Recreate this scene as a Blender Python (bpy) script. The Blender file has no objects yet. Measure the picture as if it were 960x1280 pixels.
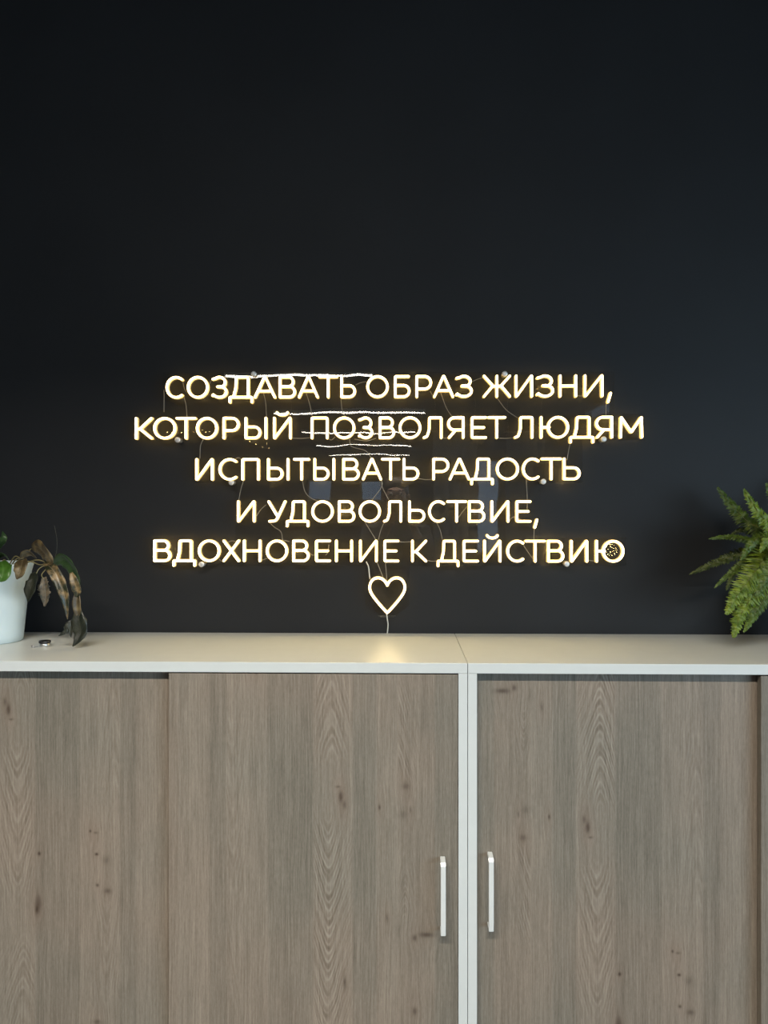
import bpy, bmesh, math, random
from mathutils import Vector, Matrix, noise

sc = bpy.context.scene
C = sc.collection
R = math.radians
random.seed(7)

# ------------------------------------------------------------------ camera, world, exposure
F = 940.0                       # focal length in pixels of the 960x1280 frame
EYE, DIST, YAW = 1.5, 2.13, R(1.28)
cam_d = bpy.data.cameras.new('camera'); cam = bpy.data.objects.new('camera', cam_d); C.objects.link(cam)
cam_d.sensor_fit = 'VERTICAL'; cam_d.sensor_height = 36; cam_d.lens = F / 1280 * 36
cam_d.clip_start = 0.01; cam_d.clip_end = 200
cam.location = (0, -DIST, EYE); cam.rotation_euler = (R(90), 0, YAW)
sc.camera = cam
sc.view_settings.view_transform = 'Standard'; sc.view_settings.look = 'None'
sc.view_settings.gamma = 1; sc.view_settings.use_curve_mapping = False
sc.view_settings.exposure = 0.0
sc.cycles.use_denoising = True
sc.cycles.max_bounces = 8; sc.cycles.transparent_max_bounces = 16
sc.cycles.caustics_reflective = False; sc.cycles.caustics_refractive = False
sc.cycles.sample_clamp_indirect = 4

world = bpy.data.worlds.new('world'); sc.world = world; world.use_nodes = True
bgn = world.node_tree.nodes['Background']
bgn.inputs[0].default_value = (0.42, 0.64, 0.95, 1); bgn.inputs[1].default_value = 1.5

def at(px, py, Y):
    """point of the plane y=Y seen at pixel (px,py) of the photograph"""
    dx, dz = (px - 480) / F, -(py - 640) / F
    wx = dx * math.cos(YAW) - math.sin(YAW); wy = dx * math.sin(YAW) + math.cos(YAW)
    t = (Y + DIST) / wy
    return Vector((wx * t, Y, EYE + dz * t))

# window daylight (soft, cool) from the right, placed just inside the window openings
RX, LX, BY, CZ = 3.3, -4.2, -22.0, 3.5
def area(name, loc, rot, sx, sy, power, col):
    l = bpy.data.lights.new(name, 'AREA'); l.shape = 'RECTANGLE'; l.size = sx; l.size_y = sy
    l.energy = power; l.color = col
    o = bpy.data.objects.new(name, l); C.objects.link(o); o.location = loc; o.rotation_euler = rot
    return o
WINDOWS = [(-4.0, -2.0), (-5.9, -4.1), (-8.3, -6.6), (-11.6, -9.9)]      # y ranges in the right wall
WZ = [(.8, 2.2), (.8, 2.2), (.8, 2.2), (3.06, 3.34)]
for a, b in WINDOWS[:3]:
    area('window_daylight', (RX - .06, (a + b) / 2, 1.5), (0, R(90), 0), 1.3, b - a, 66, (0.62, 0.84, 1.0))
# louvred light of the lamp nearest to the dark wall (the lamp itself is built further down)
LAMPS = ((-.40, -2.75, 2.35), (-1.2, -6.72, 1.75), (-.83, -10.07, 2.44), (-.86, -13.06, 2.3), (-.88, -15.99, 2.3), (-.88, -19.05, 2.3))
a = area('lamp_light', (LAMPS[0][0], LAMPS[0][1], 3.09), (0, 0, 0), 2.3, .05, 168, (1.0, .91, .80)); a.data.spread = R(134)

# ------------------------------------------------------------------ node helpers
class S:
    """socket wrapper with arithmetic"""
    def __init__(s, nt, sock): s.nt, s.k = nt, sock
    def m(s, op, *a):
        n = s.nt.nodes.new('ShaderNodeMath'); n.operation = op
        for i, v in enumerate((s,) + a):
            if isinstance(v, S): s.nt.links.new(v.k, n.inputs[i])
            else: n.inputs[i].default_value = v
        return S(s.nt, n.outputs[0])
    def __add__(s, o): return s.m('ADD', o)
    __radd__ = __add__
    def __mul__(s, o): return s.m('MULTIPLY', o)
    __rmul__ = __mul__
    def __sub__(s, o): return s.m('SUBTRACT', o)
    def __neg__(s): return s.m('MULTIPLY', -1.0)
    def sm(s, a, b):
        n = s.nt.nodes.new('ShaderNodeMapRange'); n.interpolation_type = 'SMOOTHSTEP'
        s.nt.links.new(s.k, n.inputs[0]); n.inputs[1].default_value = a; n.inputs[2].default_value = b
        return S(s.nt, n.outputs[0])

def new_mat(name):
    m = bpy.data.materials.new(name); m.use_nodes = True
    nt = m.node_tree; b = nt.nodes['Principled BSDF']
    return m, nt, b
def noise_tex(nt, vec, scale, detail=3, rough=.5, out=0):
    n = nt.nodes.new('ShaderNodeTexNoise'); n.inputs['Scale'].default_value = scale
    n.inputs['Detail'].default_value = detail; n.inputs['Roughness'].default_value = rough
    if vec is not None: nt.links.new(vec, n.inputs['Vector'])
    return S(nt, n.outputs[out])
def comb(nt, x, y, z=0.0):
    n = nt.nodes.new('ShaderNodeCombineXYZ')
    for i, v in enumerate((x, y, z)):
        if isinstance(v, S): nt.links.new(v.k, n.inputs[i])
        else: n.inputs[i].default_value = v
    return n.outputs[0]
def mixc(nt, f, a, b, mode='MIX'):
    n = nt.nodes.new('ShaderNodeMix'); n.data_type = 'RGBA'; n.blend_type = mode
    for i, v in ((0, f), (6, a), (7, b)):
        if isinstance(v, S): nt.links.new(v.k, n.inputs[i])
        elif hasattr(v, 'is_linked'): nt.links.new(v, n.inputs[i])
        elif isinstance(v, (int, float)): n.inputs[i].default_value = v
        else: n.inputs[i].default_value = (*v, 1)
    return n.outputs[2]
def bump(nt, b, h, strength, dist):
    n = nt.nodes.new('ShaderNodeBump'); n.inputs['Strength'].default_value = strength
    n.inputs['Distance'].default_value = dist
    nt.links.new(h.k if isinstance(h, S) else h, n.inputs['Height']); nt.links.new(n.outputs[0], b.inputs['Normal'])
def texco(nt, which='Object'): return nt.nodes.new('ShaderNodeTexCoord').outputs[which]
def lin(*c): return tuple(((v / 255) / 12.92 if v / 255 < .04045 else ((v / 255 + .055) / 1.055) ** 2.4) for v in c)

def simple(name, col, rough=.5, metal=0., var=.06, scale=30, bmp=0., bdist=.001, spec=None, coat=0):
    m, nt, b = new_mat(name)
    n = noise_tex(nt, texco(nt), scale, 4)
    lo = tuple(max(0, c * (1 - var)) for c in col); hi = tuple(min(1, c * (1 + var)) for c in col)
    nt.links.new(mixc(nt, n.sm(.3, .7), lo, hi), b.inputs['Base Color'])
    b.inputs['Roughness'].default_value = rough; b.inputs['Metallic'].default_value = metal
    if spec is not None: b.inputs['Specular IOR Level'].default_value = spec
    if coat: b.inputs['Coat Weight'].default_value = coat
    if bmp: bump(nt, b, n, bmp, bdist)
    return m

# ------------------------------------------------------------------ materials
M = {}
M['wall'] = simple('dark_navy_paint', (.0128, .0138, .0155), .55, var=.08, scale=3, spec=.27)
nt = M['wall'].node_tree
bump(nt, nt.nodes['Principled BSDF'], noise_tex(nt, texco(nt), 260, 3), .12, .0006)
M['plain_wall'] = simple('grey_wall_paint', (.12, .12, .12), .8, scale=4)
M['ceiling'] = simple('dark_ceiling_paint', (.020, .021, .024), .85, scale=5)
M['floor'] = simple('grey_carpet_floor', (.06, .06, .062), .9, var=.3, scale=60, bmp=.4)
M['frame'] = simple('light_grey_melamine', (.61, .65, .64), .30, var=.012, scale=30)
M['edge_line'] = simple('grey_edge_band', (.52, .58, .58), .5, var=.02)
M['dark_gap'] = simple('dark_track_plastic', (.012, .013, .014), .6)
M['handle'] = simple('white_satin_metal', (.80, .84, .83), .35, metal=.25, var=.02)
M['metal'] = simple('brushed_steel', (.66, .67, .68), .28, metal=1, var=.05, scale=80)
M['cap'] = simple('satin_aluminium', (.72, .72, .72), .42, metal=.55, var=.05, scale=120)
M['pot'] = simple('white_glazed_ceramic', (.56, .67, .71), .32, var=.03, scale=8)
M['soil'] = simple('potting_soil', (.035, .024, .017), .95, var=.5, scale=90, bmp=.8, bdist=.004)
M['wire'] = simple('clear_wire', (.30, .28, .24), .4, var=.1)
M['cord'] = simple('white_cord', (.70, .70, .66), .45, var=.05)
M['black'] = simple('black_plastic', (.012, .012, .013), .28, var=.1)
M['curtain'] = simple('grey_curtain', (.36, .365, .37), .9, var=.1, scale=20)
M['white_metal'] = simple('white_lamp_metal', (.7, .7, .7), .5, var=.02)
M['stem'] = simple('dry_stem', (.21, .18, .08), .5, var=.3, scale=40)
M['rachis'] = simple('fern_rachis', (.12, .13, .03), .5, var=.2, scale=40)

def emit_mat(name, col, strength):
    m, nt, b = new_mat(name)
    b.inputs['Base Color'].default_value = (*col, 1)
    b.inputs['Emission Color'].default_value = (*col, 1); b.inputs['Emission Strength'].default_value = strength
    return m
M['lamp'] = emit_mat('lamp_diffuser', (1.0, .93, .82), 24)
M['bulb'] = emit_mat('fairy_bulb', (1.0, .68, .30), 60); M['bulb'].cycles.emission_sampling = 'NONE'

# neon tube: milky silicone with a white-hot front and amber sides, by the surface's own direction
m, nt, b = new_mat('neon_silicone'); M['neon'] = m
sep = nt.nodes.new('ShaderNodeSeparateXYZ'); nt.links.new(texco(nt, 'Normal'), sep.inputs[0])
front = (-S(nt, sep.outputs[1])).sm(.55, .96)
back = S(nt, sep.outputs[1]).sm(.3, .9)
col = mixc(nt, front, (1.0, .62, .17), (1.0, .76, .37))
b.inputs['Base Color'].default_value = (.8, .75, .6, 1)
nt.links.new(col, b.inputs['Emission Color'])
nt.links.new((front * 20.0 + 1.35 + back * 6.0).k, b.inputs['Emission Strength'])
b.inputs['Roughness'].default_value = .5

# clear acrylic: lets light straight through, mirrors the room by Fresnel, gently uneven
m = bpy.data.materials.new('clear_acrylic'); m.use_nodes = True; M['acrylic'] = m
nt = m.node_tree; nt.nodes.clear()
out = nt.nodes.new('ShaderNodeOutputMaterial'); mx = nt.nodes.new('ShaderNodeMixShader')
tr = nt.nodes.new('ShaderNodeBsdfTransparent'); tr.inputs[0].default_value = (.97, .97, .965, 1)
gl = nt.nodes.new('ShaderNodeBsdfGlossy'); gl.inputs['Roughness'].default_value = 0.0
fr = nt.nodes.new('ShaderNodeFresnel'); fr.inputs[0].default_value = 1.49
geo = nt.nodes.new('ShaderNodeNewGeometry')
nn = noise_tex(nt, texco(nt), 13, 1, out=1)          # gentle unevenness of the sheet: normal + noise
sb = nt.nodes.new('ShaderNodeVectorMath'); sb.operation = 'SUBTRACT'; sb.inputs[1].default_value = (.5, .5, .5)
sl = nt.nodes.new('ShaderNodeVectorMath'); sl.operation = 'SCALE'; sl.inputs['Scale'].default_value = .0045
ad = nt.nodes.new('ShaderNodeVectorMath'); nz = nt.nodes.new('ShaderNodeVectorMath'); nz.operation = 'NORMALIZE'
nt.links.new(nn.k, sb.inputs[0]); nt.links.new(sb.outputs[0], sl.inputs[0]); nt.links.new(sl.outputs[0], ad.inputs[0])
nt.links.new(geo.outputs['Normal'], ad.inputs[1]); nt.links.new(ad.outputs[0], nz.inputs[0]); nt.links.new(nz.outputs[0], gl.inputs['Normal'])
# both faces' mirror images merged into the front face's
nt.links.new((S(nt, fr.outputs[0]) * 1.8 * (S(nt, geo.outputs['Backfacing']) * -1.0 + 1.0)).k, mx.inputs[0]); nt.links.new(tr.outputs[0], mx.inputs[1]); nt.links.new(gl.outputs[0], mx.inputs[2])
nt.links.new(mx.outputs[0], out.inputs[0])
M['glass'] = m

# ---- printed oak laminate. UV = print coordinates (thousands of print units, v downwards)
def wood_material():
    m, nt, b = new_mat('grey_brown_oak_laminate')
    sp = nt.nodes.new('ShaderNodeSeparateXYZ'); nt.links.new(texco(nt, 'UV'), sp.inputs[0])
    U = S(nt, sp.outputs[0]) * 1000.0; V = S(nt, sp.outputs[1]) * 1000.0
    knots = [(628, 865, 9, 3.2, .50), (643, 861, 3, 4, .42), (658, 925, 3, 8, .12), (657, 1013, 4.5, 6, .22),
             (654, 1047, 5, 4, .30), (648, 1018, 1.6, 4, .30), (686, 1021, 1.4, 3, .5), (734, 1034, 2.6, 7, .5), (729, 1024, 2.5, 5, .3),
             (737, 1046, 3, 1.5, .35), (773, 1215, 2.0, 2.4, .62), (838, 1186, 1.5, 2, .5), (845, 1188, 3, 1.6, .3),
             (846, 1215, 2.4, 1.9, .6), (858, 1222, 6, 6, .22), (847, 1254, 2, 2.2, .5), (860, 1261, 5, 3.6, .38),
             (772, 1278, 4.5, 11, .42), (770, 1286, 2, 5, .4), (729, 805, 2, 8, .42), (677, 885, 1.5, 5, .3), (643, 771, 3, 5, .4),
             (662, 870, 1.5, 12, .15), (847, 1426, 6, 3, .35), (800, 1170, 3, 6, .12)]
    warp = None; dark = None; halo = None
    for (x, y, rx, ry, s) in knots:
        dx = U - float(x); dy = V - float(y)
        q = (dx * (1 / rx)) * (dx * (1 / rx)) + (dy * (1 / ry)) * (dy * (1 / ry))
        g = (q * -1.0).m('EXPONENT') * s
        dark = g if dark is None else dark + g
        if s >= .3:
            wx, wy = rx + 5.0, ry * 2.2 + 12
            q2 = (dx * (1 / wx)) * (dx * (1 / wx)) + (dy * (1 / wy)) * (dy * (1 / wy))
            g2 = (q2 * -1.0).m('EXPONENT')
            w = dx * g2 * -.62
            warp = w if warp is None else warp + w
            halo = g2 if halo is None else halo + g2
    slow = noise_tex(nt, comb(nt, U * .012, V * .0035), 1.0, 2)
    Uw = U + warp + (slow - .5) * 9.0
    # fine straight grain at three scales
    g1 = noise_tex(nt, comb(nt, Uw * .50, V * .010), 1.0, 4, .65)
    g2 = noise_tex(nt, comb(nt, Uw * 1.1, V * .035, 3.0), 1.0, 3, .7)
    g3 = noise_tex(nt, comb(nt, Uw * .10, V * .0022, 7.0), 1.0, 3, .5)
    pores = noise_tex(nt, comb(nt, U * .75, V * .13, 5.0), 1.0, 4, .75)
    tone = noise_tex(nt, comb(nt, U * .004, V * .0045, 11.0), 1.0, 2)
    # cathedral figures: nested parabolas inside their staves
    def rings(cx, k, period, x0, x1, v0, v1, amp, wob=5.0, sharp=True):
        d = Uw - float(cx)
        w = noise_tex(nt, comb(nt, U * .05, V * .02, cx * .1), 1.0, 3)
        ph = V + ((d * d + 20.0).m('SQRT') - 4.0) * (k * 17.0) + (w - .5) * wob * 3.2 + (slow - .5) * 55.0
        s = (ph * (2 * math.pi / period)).m('SINE')
        s = s * .5 + s.sm(.1, 1) * .9 - .3
        s = s * noise_tex(nt, comb(nt, U * .07, V * .03, cx * .3), 1.0, 2).sm(.3, .65) * 1.35
        s2 = (ph * (2 * math.pi / period * .37) + 1.3).m('SINE')
        mask = U.sm(x0 - 1, x0 + 3) * U.sm(x1 + 1, x1 - 3) * V.sm(v0 - 25, v0 + 25) * V.sm(v1 + 25, v1 - 25)
        return (s * .65 + s2 * .45) * mask * (d.m('ABSOLUTE').sm(9.0, 24.0) * -.65 + 1.0) * amp * 1.15
    fig = rings(750, -.22, 11, 719, 768, 700, 1000, .135) \
        + rings(745, .22, 15, 719, 768, 1085, 1262, .095) \
        + rings(752, -.20, 13, 719, 768, 1330, 1440, .09) \
        + rings(868, -.40, 24, 838, 876, 900, 1175, .045, 6) \
        + rings(858, .5, 26, 840, 876, 1275, 1400, .06, 3) \
        + rings(668, .22, 12, 636, 664, 1050, 1165, .10) \
        + rings(655, .35, 8, 640, 664, 880, 960, .06) \
        + rings(880, .35, 24, 838, 876, 780, 880, .04)
    # staves: tone and greyness per strip
    st = [(0, -.02, 0), (589, -.04, -.3), (618, .015, .5), (664, .04, .2), (690, -.035, -.5), (719, .035, .2), (768, -.045, -.4),
          (824, .02, 0), (876, -.035, -.3), (896, .035, .1), (935, 0, .5), (960, -.03, 0)]
    def steps(idx):
        ramp = None; prev = st[0][idx]
        acc = None
        for e in st[1:]:
            dlt = e[idx] - prev; prev = e[idx]
            t = U.sm(e[0] - 1.6, e[0] + 1.6) * float(dlt)
            acc = t if acc is None else acc + t
        return acc + float(st[0][idx])
    stave = steps(1); warm = steps(2)
    bright = stave * .9 + (g1 - .5) * .50 + (g2 - .5) * .40 + (g3 - .5) * .24 + (pores - .5) * .34 + (tone - .5) * .16 + fig
    lightstreak = g1.sm(.60, .74) * .085
    f = bright + .5 + lightstreak
    base = mixc(nt, f.sm(0.12, .95), (.105, .088, .069), (.340, .302, .254))
    f2 = (warm * .35 + (tone - .5) * 1.8 + .5 + fig * -1.5).sm(0, 1)
    tint = mixc(nt, f2, (.955, 1.0, .985), (1.045, .985, .935))
    c = mixc(nt, 1.0, base, tint, 'MULTIPLY')
    c = mixc(nt, (halo * .16).m('MINIMUM', .5), c, (.20, .135, .10))
    c = mixc(nt, (dark * 1.5).m('MINIMUM', .9), c, (.045, .028, .018))
    nt.links.new(c, b.inputs['Base Color'])
    b.inputs['Roughness'].default_value = .52; b.inputs['Specular IOR Level'].default_value = .35
    bump(nt, b, g1 + g2 * .6, .10, .0005)
    return m
M['wood'] = wood_material()

# leaves
def leaf_mat(name, c1, c2, c3, blotch=.5, rough=.4, scale=26):
    m, nt, b = new_mat(name)
    tc = texco(nt, 'UV'); sp = nt.nodes.new('ShaderNodeSeparateXYZ'); nt.links.new(tc, sp.inputs[0])
    u = S(nt, sp.outputs[0]); v = S(nt, sp.outputs[1])
    n = noise_tex(nt, texco(nt), scale, 4)
    c = mixc(nt, n.sm(blotch - .12, blotch + .12), c1, c2)
    d = (u - .5).m('ABSOLUTE')
    vein = ((v * 14.0 + d * 5.0).m('FRACT') - .5).m('ABSOLUTE').sm(.10, .0) * .30
    c = mixc(nt, vein, c, c3)
    c = mixc(nt, d.sm(.05, .0) * .6, c, c3)
    nt.links.new(c, b.inputs['Base Color']); b.inputs['Roughness'].default_value = rough
    b.inputs['Subsurface Weight'].default_value = 0
    bump(nt, b, n + vein, .4, .002)
    return m
M['leaf_green'] = leaf_mat('dull_green_leaf', (.018, .045, .014), (.035, .075, .02), (.06, .10, .04))
M['leaf_bright'] = leaf_mat('bright_green_leaf', (.035, .10, .010), (.06, .15, .02), (.11, .22, .06), rough=.35)
M['leaf_brown'] = leaf_mat('withered_brown_leaf', (.060, .043, .020), (.19, .14, .065), (.24, .19, .10), .54, .4, 44)
M['leaf_mixed'] = leaf_mat('half_withered_leaf', (.014, .020, .009), (.27, .18, .08), (.34, .27, .17), .55, .33, 48)
M['leaf_dark'] = leaf_mat('dark_dry_leaf', (.009, .013, .008), (.026, .028, .017), (.05, .05, .03), .5, .35, 30)
M['leaf_pale'] = leaf_mat('papery_pale_leaf', (.03, .036, .03), (.17, .13, .08), (.22, .23, .22), .5, .4, 60)

def fern_mat(name, c1, c2):
    m, nt, b = new_mat(name)
    n = noise_tex(nt, texco(nt), 55, 3)
    nt.links.new(mixc(nt, n.sm(.35, .65), c1, c2), b.inputs['Base Color'])
    b.inputs['Roughness'].default_value = .5
    return m
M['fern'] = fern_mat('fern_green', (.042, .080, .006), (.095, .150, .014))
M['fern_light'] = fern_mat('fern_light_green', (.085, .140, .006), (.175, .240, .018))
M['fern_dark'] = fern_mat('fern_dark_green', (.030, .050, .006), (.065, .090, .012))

# ------------------------------------------------------------------ mesh helpers
def link(name, me, mat, parent=None, smooth=True):
    o = bpy.data.objects.new(name, me); C.objects.link(o)
    if mat is not None: me.materials.append(mat)
    if smooth: me.shade_smooth() if hasattr(me, 'shade_smooth') else None
    if parent is not None: o.parent = parent
    return o
def empty(name, loc=(0, 0, 0)):
    o = bpy.data.objects.new(name, None); C.objects.link(o); o.location = loc; o.empty_display_size = .05
    return o
def tag(o, label=None, cat=None, group=None, kind=None):
    if label: o['label'] = label
    if cat: o['category'] = cat
    if group: o['group'] = group
    if kind: o['kind'] = kind
    return o
def box_bm(bm, x0, x1, y0, y1, z0, z1, bev=0.):
    r = bmesh.ops.create_cube(bm, size=1)
    bmesh.ops.transform(bm, matrix=Matrix.Translation(((x0 + x1) / 2, (y0 + y1) / 2, (z0 + z1) / 2)) @
                        Matrix.Diagonal((abs(x1 - x0), abs(y1 - y0), abs(z1 - z0), 1)), verts=r['verts'])
    if bev:
        es = {e for v in r['verts'] for e in v.link_edges}
        bmesh.ops.bevel(bm, geom=list(es), offset=bev, segments=2, affect='EDGES', profile=.6)
def box(name, x0, x1, y0, y1, z0, z1, mat, parent=None, bev=0., org=None):
    """box in world coordinates, parented to a root whose location is org"""
    bm = bmesh.new(); box_bm(bm, x0, x1, y0, y1, z0, z1, bev)
    if parent is not None:
        bmesh.ops.translate(bm, vec=-Vector(org if org is not None else parent.location), verts=bm.verts)
    me = bpy.data.meshes.new(name); bm.to_mesh(me); bm.free()
    return link(name, me, mat, parent, smooth=False)
def pydata(name, vs, fs, mat, parent=None, smooth=True, uv=None, org=None):
    if org is not None: vs = [Vector(v) - Vector(org) for v in vs]
    me = bpy.data.meshes.new(name); me.from_pydata([tuple(v) for v in vs], [], fs); me.update()
    if uv is not None:
        l = me.uv_layers.new(name='UVMap')
        for p in me.polygons:
            for li in p.loop_indices: l.data[li].uv = uv[me.loops[li].vertex_index]
    o = link(name, me, mat, parent, smooth=False)
    if smooth: me.polygons.foreach_set('use_smooth', [True] * len(me.polygons))
    return o
def tube(pts, r, n=8, vs=None, fs=None):
    """round tube along 3D points, closed ends"""
    vs = [] if vs is None else vs; fs = [] if fs is None else fs
    pts = [Vector(p) for p in pts]; N = len(pts); b0 = len(vs)
    t0 = (pts[1] - pts[0]).normalized()
    up = Vector((0, 1, 0)) if abs(t0.y) < .9 else Vector((1, 0, 0))
    s = t0.cross(up).normalized()
    for i, p in enumerate(pts):
        t = (pts[min(i + 1, N - 1)] - pts[max(i - 1, 0)]).normalized()
        s = (s - t * s.dot(t)).normalized(); u = t.cross(s)
        rr = r[i] if isinstance(r, (list, tuple)) else r
        for k in range(n):
            a = 2 * math.pi * k / n
            vs.append(p + s * math.cos(a) * rr + u * math.sin(a) * rr)
    for i in range(N - 1):
        for k in range(n):
            a = b0 + i * n + k; b = b0 + i * n + (k + 1) % n
            fs.append((a, b, b + n, a + n))
    fs.append(tuple(b0 + k for k in range(n))[::-1]); fs.append(tuple(b0 + (N - 1) * n + k for k in range(n)))
    return vs, fs
def lathe(prof, n=48, cx=0, cy=0, closed=False):
    vs, fs = [], []
    for (r, z) in prof:
        for k in range(n):
            a = 2 * math.pi * k / n; vs.append(Vector((cx + r * math.cos(a), cy + r * math.sin(a), z)))
    for i in range(len(prof) - 1):
        for k in range(n):
            a = i * n + k; b = i * n + (k + 1) % n
            fs.append((a, b, b + n, a + n))
    fs.append(tuple(range(n))[::-1]); fs.append(tuple((len(prof) - 1) * n + k for k in range(n)))
    return vs, fs
def smooth_path(pts, k=6):
    """Catmull-Rom through points"""
    P = [Vector(p) for p in pts]; P = [P[0] * 2 - P[1]] + P + [P[-1] * 2 - P[-2]]
    o = []
    for i in range(1, len(P) - 2):
        for j in range(k):
            t = j / k
            o.append(.5 * ((2 * P[i]) + (P[i + 1] - P[i - 1]) * t + (2 * P[i - 1] - 5 * P[i] + 4 * P[i + 1] - P[i + 2]) * t * t
                           + (3 * P[i] - P[i - 1] - 3 * P[i + 1] + P[i + 2]) * t ** 3))
    o.append(P[-2]); return o

# ------------------------------------------------------------------ the room
def struct(o): o['kind'] = 'structure'; return o
struct(box('wall_back', LX - .15, RX + .15, 0, .15, 0, CZ, M['wall']))
struct(box('wall_left', LX - .15, LX, BY, 0, 0, CZ, M['plain_wall']))
REAR = [(-3.0, -2.2, 1.85, 2.55), (-1.3, -.6, 1.85, 2.55), (2.35, 3.15, .15, 3.2)]      # x0, x1, z0, z1 in the far wall
bm = bmesh.new(); x = LX - .15
for a, b, z0, z1 in REAR:
    box_bm(bm, x, a, BY - .15, BY, 0, CZ); box_bm(bm, a, b, BY - .15, BY, 0, z0); box_bm(bm, a, b, BY - .15, BY, z1, CZ); x = b
box_bm(bm, x, RX + .15, BY - .15, BY, 0, CZ)
me = bpy.data.meshes.new('wall_front'); bm.to_mesh(me); bm.free()
struct(link('wall_front', me, M['plain_wall'], smooth=False))
struct(box('floor', LX - .15, RX + .15, BY - .15, .15, -.1, 0, M['floor']))
struct(box('ceiling', LX - .15, RX + .15, BY - .15, .15, CZ, CZ + .12, M['ceiling']))
bm = bmesh.new(); y = 0.0                                           # right wall with window openings
for (a, b), (z0, z1) in zip(WINDOWS, WZ):
    box_bm(bm, RX, RX + .15, b, y, 0, CZ)
    box_bm(bm, RX, RX + .15, a, b, 0, z0); box_bm(bm, RX, RX + .15, a, b, z1, CZ); y = a
box_bm(bm, RX, RX + .15, BY, y, 0, CZ)
me = bpy.data.meshes.new('wall_right'); bm.to_mesh(me); bm.free()
struct(link('wall_right', me, M['plain_wall'], smooth=False))
def window(n, p, horiz, c0, c1, z0, z1, mull=True):
    """framed pane in the plane x=p (horiz False) or y=p (horiz True), spanning c0..c1"""
    w = struct(empty('window_%d' % n, (p, (c0 + c1) / 2, z0) if not horiz else ((c0 + c1) / 2, p, z0)))
    sgn = 1 if not horiz else -1
    def bb(nm, d0, d1, a, b, q0, q1, mat):
        d0, d1 = sorted((p + sgn * d0, p + sgn * d1))
        if horiz: box(nm, a, b, d0, d1, q0, q1, mat, w)
        else: box(nm, d0, d1, a, b, q0, q1, mat, w)
    for a, b, q0, q1 in ((c0, c0 + .05, z0, z1), (c1 - .05, c1, z0, z1), (c0 + .05, c1 - .05, z0, z0 + .05), (c0 + .05, c1 - .05, z1 - .05, z1)):
        bb('window_frame', .04, .10, a, b, q0, q1, M['white_metal'])
    if mull: bb('mullion', .04, .10, (c0 + c1) / 2 - .03, (c0 + c1) / 2 + .03, z0 + .05, z1 - .05, M['white_metal'])
    bb('pane', .065, .072, c0 + .05, c1 - .05, z0 + .05, z1 - .05, M['glass'])
    bb('window_sill', -.12, .04, c0 - .03, c1 + .03, z0 - .02, z0, M['frame'])
for i, ((a, b), (z0, z1)) in enumerate(zip(WINDOWS, WZ)): window(i + 1, RX, False, a, b, z0, z1, i < 3)
for i, (a, b, z0, z1) in enumerate(REAR): window(i + 5, BY, True, a, b, z0, z1, False)

# ceiling lamps: one row of linear lights, parallel to the dark wall
def lamp(x, Y, z, L, label, side=True):
    t = tag(empty('linear_ceiling_lamp', (x, Y, z)), label, 'ceiling light', 'linear ceiling lamps')
    box('housing', x - L / 2, x + L / 2, Y - .035, Y + .035, z + .012, z + .06, M['white_metal'], t)
    box('diffuser', x - L / 2 + .01, x + L / 2 - .01, Y - (.018 if side else .034), Y + (.018 if side else .034), z - (.010 if side else 0.004), z + .011, M['lamp'], t)
    for s in (-1, 1):
        vs, fs = tube([(x + s * L * .38, Y, z + .06), (x + s * L * .38, Y, CZ)], .002, 5)
        pydata('cable', vs, fs, M['metal'], t, org=(x, Y, z))
for i, (x, Y, L) in enumerate(LAMPS):
    lamp(x, Y, 3.1, L, ['nearest', 'second', 'third', 'fourth', 'fifth', 'farthest'][i] +
         ' white linear ceiling lamp reflected in the sign, counted from the dark wall', side=i > 0)

# grey curtains hanging across the room, mirrored in the sign
def curtain(x0, x1, Y, label):
    n = int((x1 - x0) * 60); vs, fs = [], []
    for i in range(n + 1):
        x = x0 + (x1 - x0) * i / n
        for z in (.04, 1.4, 2.86):
            vs.append((x, Y + .045 * math.sin(i * .62 + x) * (1.1 - z * .15), z))
    for i in range(n):
        for k in range(2): a = i * 3 + k; fs.append((a, a + 3, a + 4, a + 1))
    t = tag(empty('curtain', ((x0 + x1) / 2, Y, 0)), label, 'curtain', 'grey curtains')
    o = pydata('cloth', vs, fs, M['curtain'], t, org=t.location); so = o.modifiers.new('t', 'SOLIDIFY'); so.thickness = .004
    vs, fs = tube([(x0 - .03, Y, 2.875), (x1 + .03, Y, 2.875)], .012, 8); pydata('rail', vs, fs, M['metal'], t, org=t.location)
    for q in (x0 + .05, x1 - .05):
        vs, fs = tube([(q, Y, 2.885), (q, Y, CZ)], .004, 6); pydata('hanger', vs, fs, M['metal'], t, org=t.location)
curtain(.55, 1.33, -10.9, 'wide grey curtain hanging mid-room, mirrored left of the bright strip in the sign')
curtain(1.80, 2.45, -10.9, 'narrow grey curtain hanging mid-room, mirrored right of the bright strip in the sign')

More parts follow.
